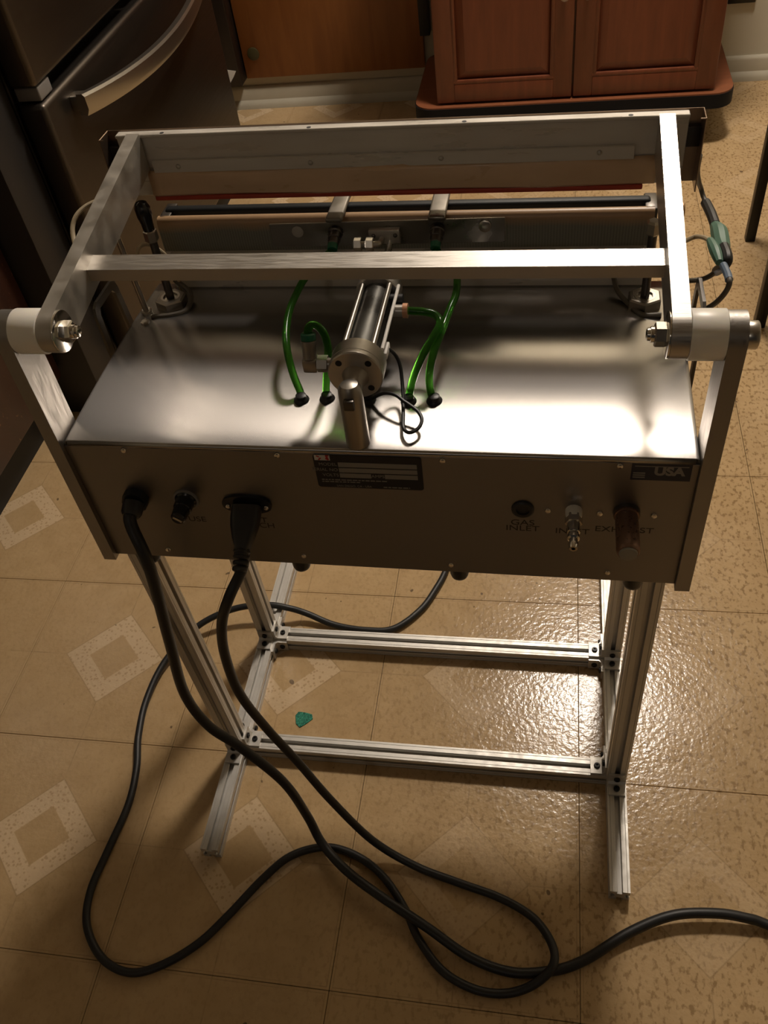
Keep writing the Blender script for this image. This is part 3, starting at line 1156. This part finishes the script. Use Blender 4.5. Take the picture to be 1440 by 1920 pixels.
# jaw rods with rod ends and mounting nuts
for s_ in (-1, 1):
    x, y = s_ * .247, .222
    rd = part(MB().cyl((x, y, .150), (x, y, .238), .0042, 16), 'jaw_rod', 'dark_steel')
    part(MB().lathe((x, y, .236), (0, 0, 1), [(0, .0055), (.002, .0072), (.012, .0072), (.014, .0050)], 6), 'lock_nut', 'steel', rd, smooth=False)
    if s_ < 0: part(MB().lathe((x, y, .249), (0, 0, 1), [(0, .0058), (.008, .0062), (.016, .0078), (.024, .0080), (.029, .0060), (.031, .0020)], 20), 'rod_end', 'black_gloss', rd)
    part(MB().cyl((x, y, ZT), (x, y, ZT + .0018), .0185, 24), 'washer', 'steel', rd)
    part(MB().lathe((x, y, ZT + .0018), (0, 0, 1), [(0, .0160), (.0010, .0172), (.0095, .0172), (.0110, .0155), (.0110, .0085), (.0060, .0080)], 6), 'mounting_nut', 'steel_satin', rd, smooth=False)
    part(MB().lathe((x, y, ZT + .0100), (0, 0, 1), [(0, .0105), (.0030, .0105), (.0030, .0080), (.001, .0075)], 24), 'bush_ring', 'steel', rd)
# slim pull rod, left
pr = part(MB().cyl((-.2705, .2050, ZT), (-.2620, .1830, .2620), .0030, 12), 'pull_rod', 'steel')
part(MB().lathe((-.2710, .2060, ZT), (0, 0, 1), [(0, .0058), (.006, .0058), (.0075, .0045)], 16), 'rod_socket', 'steel', pr)
part(MB().lathe((-.2650, .1850, ZT), (0, 0, 1), [(0, .0068), (.001, .0068), (.0012, .0050), (.006, .0050), (.0070, .0035)], 6), 'sheet_bolt', 'steel', smooth=False)
# dark side straps that guard the jaw rods
for s_ in (-1, 1):
    sg = MB()
    x = s_ * .2880
    pts = [(x, .138, .120), (x, .138, .200), (x, .141, .2085), (x, .148, .2120), (x, .186, .2120), (x, .193, .2085), (x, .196, .200), (x, .206, .120)]
    inn = [(x, .196, .120), (x, .1875, .198), (x, .183, .2035), (x, .151, .2035), (x, .147, .198), (x, .147, .120)]
    sg.prism(pts + inn, (s_ * .0030, 0, 0))
    part(sg, 'side_strap', 'dark_steel', smooth=False)

# ---------------------------------------------------------------- nozzle carriage
XC = -.0042
np_ = part(MB().box((-.1250, .2440, .2165), (.1130, .2465, .2420), .0006, 1), 'nozzle_plate', 'nozzle_steel')
np_.rotation_euler = (0, -.012, 0)
part(MB().lathe((.0936, .2440, .2345), (0, -1, 0), [(0, .0062), (.0016, .0062), (.0022, .0052)], 22), 'plate_screw', 'steel', np_)
part(MB().lathe((-.0960, .2440, .2335), (0, -1, 0), [(0, .0060), (.0008, .0060), (.0010, .0052)], 22), 'plate_screw', 'alu_dull', np_)
part(MB().box((-.0215, .2360, .2215), (.0100, .2440, .2365), .001), 'clamp_block', 'alu_dull', np_)
for x in (-.0165, .0055):
    pan_head((x, .2362, .2310), r=.0022, m='dark_steel', parent=np_)
for x in (-.0590, .0440):
    nz_ = part(MB().box((x - .0085, .2400, .2430), (x + .0085, .3350, .2480), .0020, 3), 'flat_nozzle', 'nozzle_steel')
    part(MB().lathe((x, .2440, .2325), (0, -1, -.25), [(0, .0075), (.004, .0075), (.005, .0066), (.012, .0066), (.0125, .0058), (.019, .0056), (.020, .0048)], 20), 'tube_fitting', 'dark_steel', nz_)
    part(MB().lathe((x, .2255, .2278), (0, -1, -.5), [(0, .0052), (.006, .0050)], 18), 'collar', 'green_collar', nz_)
# hex nuts beside the piston rod
for x in (-.0380, -.0260):
    part(MB().lathe((x, .2270, .2270), (1, 0, 0), [(0, .0060), (.0008, .0068), (.0075, .0068), (.0083, .0060)], 6), 'rod_nut', 'chrome', smooth=False)

part(MB().tube([(-.0390, .2270, .2270), (-.0170, .2270, .2270), (-.0120, .2300, .2272), (-.0110, .2370, .2275)], .0030, 10, 4), 'rod_stud', 'steel')

# ---------------------------------------------------------------- pneumatic cylinder
CZ = .2125
CY = part(MB().cyl((XC, .055, CZ), (XC, .170, CZ), .0150, 32), 'air_cylinder', 'cyl_black')
part(MB().lathe((XC, .0350, CZ), (0, 1, 0), [(0, .0230), (.0010, .0240), (.0060, .0240), (.0064, .0235), (.0068, .0240), (.0210, .0240), (.0220, .0230)], 44), 'rear_cap', 'alu', CY)
part(MB().lathe((XC, .1560, CZ), (0, 1, 0), [(0, .0206), (.0010, .0214), (.0170, .0214), (.0180, .0206)], 44), 'front_cap', 'alu', CY)
for a in (45, 135, 225, 315):
    dx, dz = .0180 * math.cos(math.radians(a)), .0180 * math.sin(math.radians(a))
    part(MB().cyl((XC + dx, .0400, CZ + dz), (XC + dx, .1650, CZ + dz), .0026, 14), 'tie_rod', 'steel', CY)
    part(MB().cyl((XC + dx, .0346, CZ + dz), (XC + dx, .0360, CZ + dz), .0029, 14), 'cap_screw', 'black_oxide', CY)
part(MB().cyl((XC, .1700, CZ), (XC, .2420, CZ + .008), .0036, 16), 'piston_rod', 'chrome', CY)
part(MB().cyl((XC + .0205, .060, .2220), (XC + .0205, .160, .2220), .0016, 8), 'sensor_rail', 'white_tape', CY)
part(MB().box((XC + .0165, .066, .2060), (XC + .0225, .084, .2130), .001), 'sensor', 'white_tape', CY)
# tang on the rear cap and its support post
part(MB().lathe((XC, .0355, .2110), (0, -1, 0), [(0, .0120), (.003, .0105), (.008, .0085), (.018, .0080)], 24), 'tang', 'steel_satin', CY)
po = part(MB().lathe((-.0035, .0100, ZT - .0005), (-.02, .06, 1), [(0, .0098), (.0015, .0104), (.050, .0104), (.0585, .0100), (.0625, .0075), (.0640, .003)], 28), 'support_post', 'steel_satin')
part(MB().box((-.0085, -.0010, .2030), (.0005, .0040, .2130), .001), 'post_slot', 'dark_steel', po)
# elbow on the rear cap, with green collar
el = part(MB().lathe((-.0240, .0480, .2150), (-1, 0, 0), [(0, .0050), (.006, .0052)], 16).lathe((-.0300, .0480, .2150), (-1, 0, 0), [(0, .0075), (.0090, .0075)], 6)
          .box((-.0520, .0420, .2085), (-.0390, .0545, .2215), .002).lathe((-.0455, .0485, .2200), (0, .35, 1), [(0, .0062), (.0100, .0060), (.012, .0066), (.016, .0066)], 18), 'elbow_fitting', 'steel_satin', CY)
part(MB().lathe((-.0455, .0540, .2355), (0, .35, 1), [(0, .0066), (.0050, .0066), (.0060, .0052)], 18), 'collar', 'green_collar', CY)
# side fitting with copper tip
part(MB().lathe((XC + .0190, .1260, .2170), (1, 0, 0), [(0, .0055), (.0100, .0055)], 18), 'side_fitting', 'alu', CY)
part(MB().lathe((XC + .0290, .1260, .2170), (1, 0, 0), [(0, .0068), (.0045, .0068)], 18), 'copper_tip', 'copper_tip', CY)
part(MB().lathe((XC + .0100, .1460, .2150), (1, 0, 0), [(0, .0060), (.0160, .0060)], 16), 'black_port', 'black_rubber', CY)

# ---------------------------------------------------------------- grommets, air tubes, sensor wire
for x, y in ((-.0664, .0632), (-.0424, .0655), (-.0035, .0645), (.0339, .0640), (.0572, .0655)):
    part(MB().lathe((x, y, ZT + .0015), (0, 0, 1), [(0, .0072), (.0020, .0074), (.0035, .0068), (.0050, .0052), (.0075, .0050), (.0080, .0040)], 22), 'grommet', 'black_rubber')
tubes = [
    [(-.0664, .0632, .150), (-.0670, .0646, .157), (-.0684, .0695, .166), (-.0734, .0752, .180), (-.0801, .0902, .193), (-.0864, .1138, .200), (-.0895, .1431, .204), (-.0883, .1723, .206), (-.0829, .1975, .210), (-.0680, .2160, .2180), (-.0590, .2220, .2245)],
    [(.0572, .0655, .150), (.0568, .0677, .157), (.0538, .0703, .168), (.0527, .0755, .182), (.0554, .0882, .196), (.0610, .1121, .205), (.0653, .1416, .208), (.0690, .1651, .210), (.0660, .1960, .213), (.0510, .2150, .2180), (.0440, .2220, .2245)],
    [(.0339, .0640, .150), (.0336, .0654, .157), (.0342, .0699, .166), (.0387, .0752, .182), (.0468, .0853, .198), (.0548, .0994, .207), (.0597, .1135, .212), (.0543, .1238, .214), (.0439, .1257, .216), (.0290, .1260, .217)],
    [(-.0424, .0655, .150), (-.0429, .0669, .157), (-.0433, .0700, .168), (-.0400, .0730, .190), (-.0360, .0740, .212), (-.0365, .0700, .232), (-.0410, .0640, .2440), (-.0450, .0580, .2445), (-.0455, .0555, .2390)],
]
for p in tubes:
    part(MB().tube(p, .0036, 12, 7), 'air_tube', 'tube_green')
wire = [(-.0039, .0649, .152), (-.0039, .0649, .160), (.0037, .062, .168), (.0145, .0577, .176), (.0251, .0525, .178), (.0329, .047, .176), (.0405, .0423, .174), (.0472, .0369, .172), (.0509, .0287, .170), (.0486, .0203, .168),
        (.0416, .0156, .167), (.0355, .0221, .166), (.0333, .0362, .168), (.0312, .0533, .172), (.0286, .0698, .180), (.0261, .080, .190), (.0221, .0840, .198), (.0180, .0800, .207), (.0160, .0760, .2095)]
part(MB().tube(wire, .0017, 8, 6), 'sensor_wire', 'cord')

# ---------------------------------------------------------------- heater wiring at both sides
R1 = [(.2790, .2630, .2850), (.2830, .2640, .2790), (.2880, .2720, .2680), (.2960, .2700, .2600), (.3030, .2620, .2540), (.3070, .2550, .2480)]
wr = {}
wr['wireR1'] = ([(.285, .2650, .2850), (.286, .2720, .2740), (.291, .2830, .2590), (.299, .2760, .2540), (.303, .2600, .2510), (.305, .2520, .2480)], .0024, 'wire_grey', 'heater_wire')
wr['sleeve1'] = ([(.3030, .3046, .2234), (.3040, .2721, .2292), (.3050, .2459, .2312)], .0048, 'cord', 'black_sleeve')
wr['plug1'] = ([(.305, .245, .2306), (.306, .2280, .2340), (.306, .2055, .2343), (.306, .1889, .2375)], lambda t: .0046 + .0034 * math.sin(PI * min(max(t, .05), .95)), 'sleeve_green', 'green_sleeve')
wr['sleeve2'] = ([(.306, .1946, .2384), (.307, .1755, .239), (.306, .1732, .2331), (.304, .1938, .2144)], .0046, 'cord', 'black_sleeve')
wr['wireR2'] = ([(.304, .1877, .2191), (.298, .1961, .207), (.290, .2009, .2007), (.270, .1893, .2068)], .0024, 'wire_grey', 'heater_wire')
wr['wireR3'] = ([(.268, .2187, .2273), (.280, .2400, .2190), (.290, .2484, .2181), (.294, .2236, .2307), (.296, .2033, .2383)], .0022, 'wire_cream', 'heater_wire')
wr['plug2'] = ([(.2955, .2060, .2380), (.2975, .1848, .240), (.2995, .1672, .2388)], lambda t: .0034 + .0016 * math.sin(PI * t), 'sleeve_green', 'green_sleeve')
wr['sleeve3'] = ([(.3025, .1640, .2380), (.304, .1476, .2392), (.304, .1370, .2400)], .0034, 'sleeve_blue', 'blue_sleeve')
wr['wireR4'] = ([(.304, .1497, .2379), (.304, .1342, .2407), (.303, .1341, .2316), (.299, .1418, .2161), (.294, .1557, .1999), (.287, .1654, .1912), (.270, .1636, .193)], .0024, 'wire_grey', 'heater_wire')
wr['wireL1'] = ([(-.262, .1732, .3061), (-.272, .1634, .3046), (-.278, .1529, .3012), (-.280, .1428, .2945), (-.275, .1295, .2873), (-.262, .1110, .2870)], .0022, 'wire_cream', 'heater_wire')
wr['wireL2'] = ([(-.278, .2400, .1900), (-.275, .2350, .2150), (-.266, .2330, .2260), (-.256, .2350, .2240), (-.246, .2400, .2080), (-.243, .2450, .1850), (-.244, .2450, .165)], .0022, 'wire_cream', 'heater_wire')
wr['loopR'] = ([(.2179, .2544, .172), (.222, .2382, .166), (.2329, .2194, .1625), (.2452, .2020, .1620), (.2620, .1990, .164)], .0026, 'wire_grey', 'heater_wire')
wr['loopL'] = ([(-.2491, .2480, .175), (-.2293, .2339, .167), (-.2266, .2101, .1625), (-.2400, .2000, .162), (-.2620, .1960, .162)], .0030, 'wire_grey', 'heater_wire')
# first wire joins its sleeve
wr['wireR1'] = ([(.2840, .2640, .2900), (.2860, .2780, .2700), (.2920, .2960, .2490), (.2970, .3100, .2360), (.3000, .3080, .2290), (.3030, .2990, .2250)], .0024, 'wire_grey', 'heater_wire')
for k, (p, r_, m_, nm) in wr.items():
    part(MB().tube(p, r_, 10, 6), nm, m_)

# ------------------------------------------------------------------ cords on the floor
mw = Matrix.Translation((.695, -.343, .510)) @ Euler((-.0238, .0093, -.0091)).to_matrix().to_4x4()
s0 = mw @ Vector((-.231, -.016, .086))
s1 = mw @ Vector((-.231, -.026, .077))
cordA = [s0, s1, (.476, -.384, .545), (.4585, -.386, .423), (.446, -.390, .318), (.459, -.395, .253), (.491, -.400, .213), (.535, -.410, .146), (.553, -.417, .062), (.571, -.437, .021),
         (.609, -.468, .0180), (.657, -.495, .0180), (.724, -.527, .0150), (.780, -.554, .008), (.833, -.565, .0065), (.884, -.557, .0065), (.922, -.540, .0070), (.974, -.505, .012), (1.026, -.481, .017), (1.078, -.473, .017),
         (1.115, -.474, .014), (1.139, -.478, .010), (1.22, -.505, .0065), (1.33, -.53, .0065), (1.48, -.50, .0065), (1.62, -.42, .0065), (1.72, -.30, .0065)]
pc = MB().tube(cordA, .0062, 12, 8).build('mains_cord', M['cord'])
tag(pc, 'thick black mains cord leaving the strain relief and running off across the tiles', 'cord')

pcb = empty('foot_switch_cord', (.58, -.41, 0))
tag(pcb, 'black cord with moulded plug in the foot switch socket, looped on the tiles', 'cord')
q0 = mw @ Vector((-.119, -.030, .062))
q1 = mw @ Vector((-.1205, -.0440, .045))
cordB = [q0, q1, (.563, -.408, .540), (.545, -.410, .498), (.533, -.410, .440), (.530, -.410, .362), (.544, -.410, .287), (.568, -.412, .208), (.597, -.420, .125), (.642, -.432, .036), (.700, -.450, .008), (.759, -.465, .006), (.815, -.479, .006),
         (.857, -.500, .009), (.880, -.531, .016), (.881, -.556, .0195), (.859, -.577, .012), (.827, -.589, .006), (.789, -.589, .006), (.748, -.573, .006), (.714, -.539, .006), (.693, -.506, .006), (.659, -.468, .006), (.619, -.444, .006),
         (.573, -.436, .006), (.527, -.453, .006), (.494, -.489, .006), (.461, -.537, .006), (.429, -.577, .006), (.387, -.608, .006), (.348, -.620, .006), (.306, -.607, .006), (.271, -.571, .006), (.259, -.527, .006), (.263, -.475, .006),
         (.270, -.404, .006), (.263, -.346, .006), (.248, -.295, .006), (.240, -.231, .007), (.251, -.161, .012), (.290, -.098, .022), (.347, -.065, .031), (.403, -.055, .0335), (.440, -.055, .028), (.470, -.056, .016), (.520, -.070, .007), (.576, -.076, .006),
         (.620, -.069, .006), (.659, -.028, .006), (.681, .020, .006), (.692, .055, .006), (.701, .103, .006), (.715, .20, .006), (.70, .33, .006), (.64, .44, .006)]
off = Vector((.58, -.41, 0))
cbl = MB().tube([Vector(p) - off for p in cordB], .0054, 12, 8).build('cable', M['cord'], pcb)
# moulded plug
pg = MB()
c0 = mw @ Vector((-.119, -.0025, .085)) - off
dirv = Vector((0, -1, -.55)).normalized()
side = Vector((1, 0, 0))
upv = side.cross(dirv).normalized()
if upv.z < 0: upv = -upv
secs = [(0, .0140, .0085), (.012, .0140, .0088), (.020, .0132, .0085), (.032, .0100, .0080), (.040, .0068, .0068), (.048, .0064, .0064)]
bm = pg.bm
RG = []
for d_, a_, b_ in secs:
    r_ = []
    for k in range(20):
        a = 2 * PI * k / 20
        c, s = math.cos(a), math.sin(a)
        p = 0.55
        r_.append(bm.verts.new(c0 + dirv * d_ + side * a_ * math.copysign(abs(c) ** p, c) + upv * b_ * math.copysign(abs(s) ** p, s)))
    RG.append(r_)
for A, B in zip(RG, RG[1:]):
    for k in range(20):
        bm.faces.new((A[k], A[(k + 1) % 20], B[(k + 1) % 20], B[k]))
bm.faces.new(list(reversed(RG[0]))); bm.faces.new(RG[-1])
plug = pg.build('plug', M['black_rubber'], pcb, angle=50)
g1 = (q1 - off)
g0 = c0 + dirv * .040
gd = (g1 - g0).normalized() if (g1 - g0).length > .004 else dirv
mb = MB()
for k in range(4):
    mb.lathe(g0 + dirv * (.002 + k * .0055), dirv, [(0, .0072 - .0002 * k), (.0012, .0080 - .0002 * k), (.0030, .0080 - .0002 * k), (.0042, .0068)], 16)
mb.build('strain_ribs', M['black_rubber'], plug)
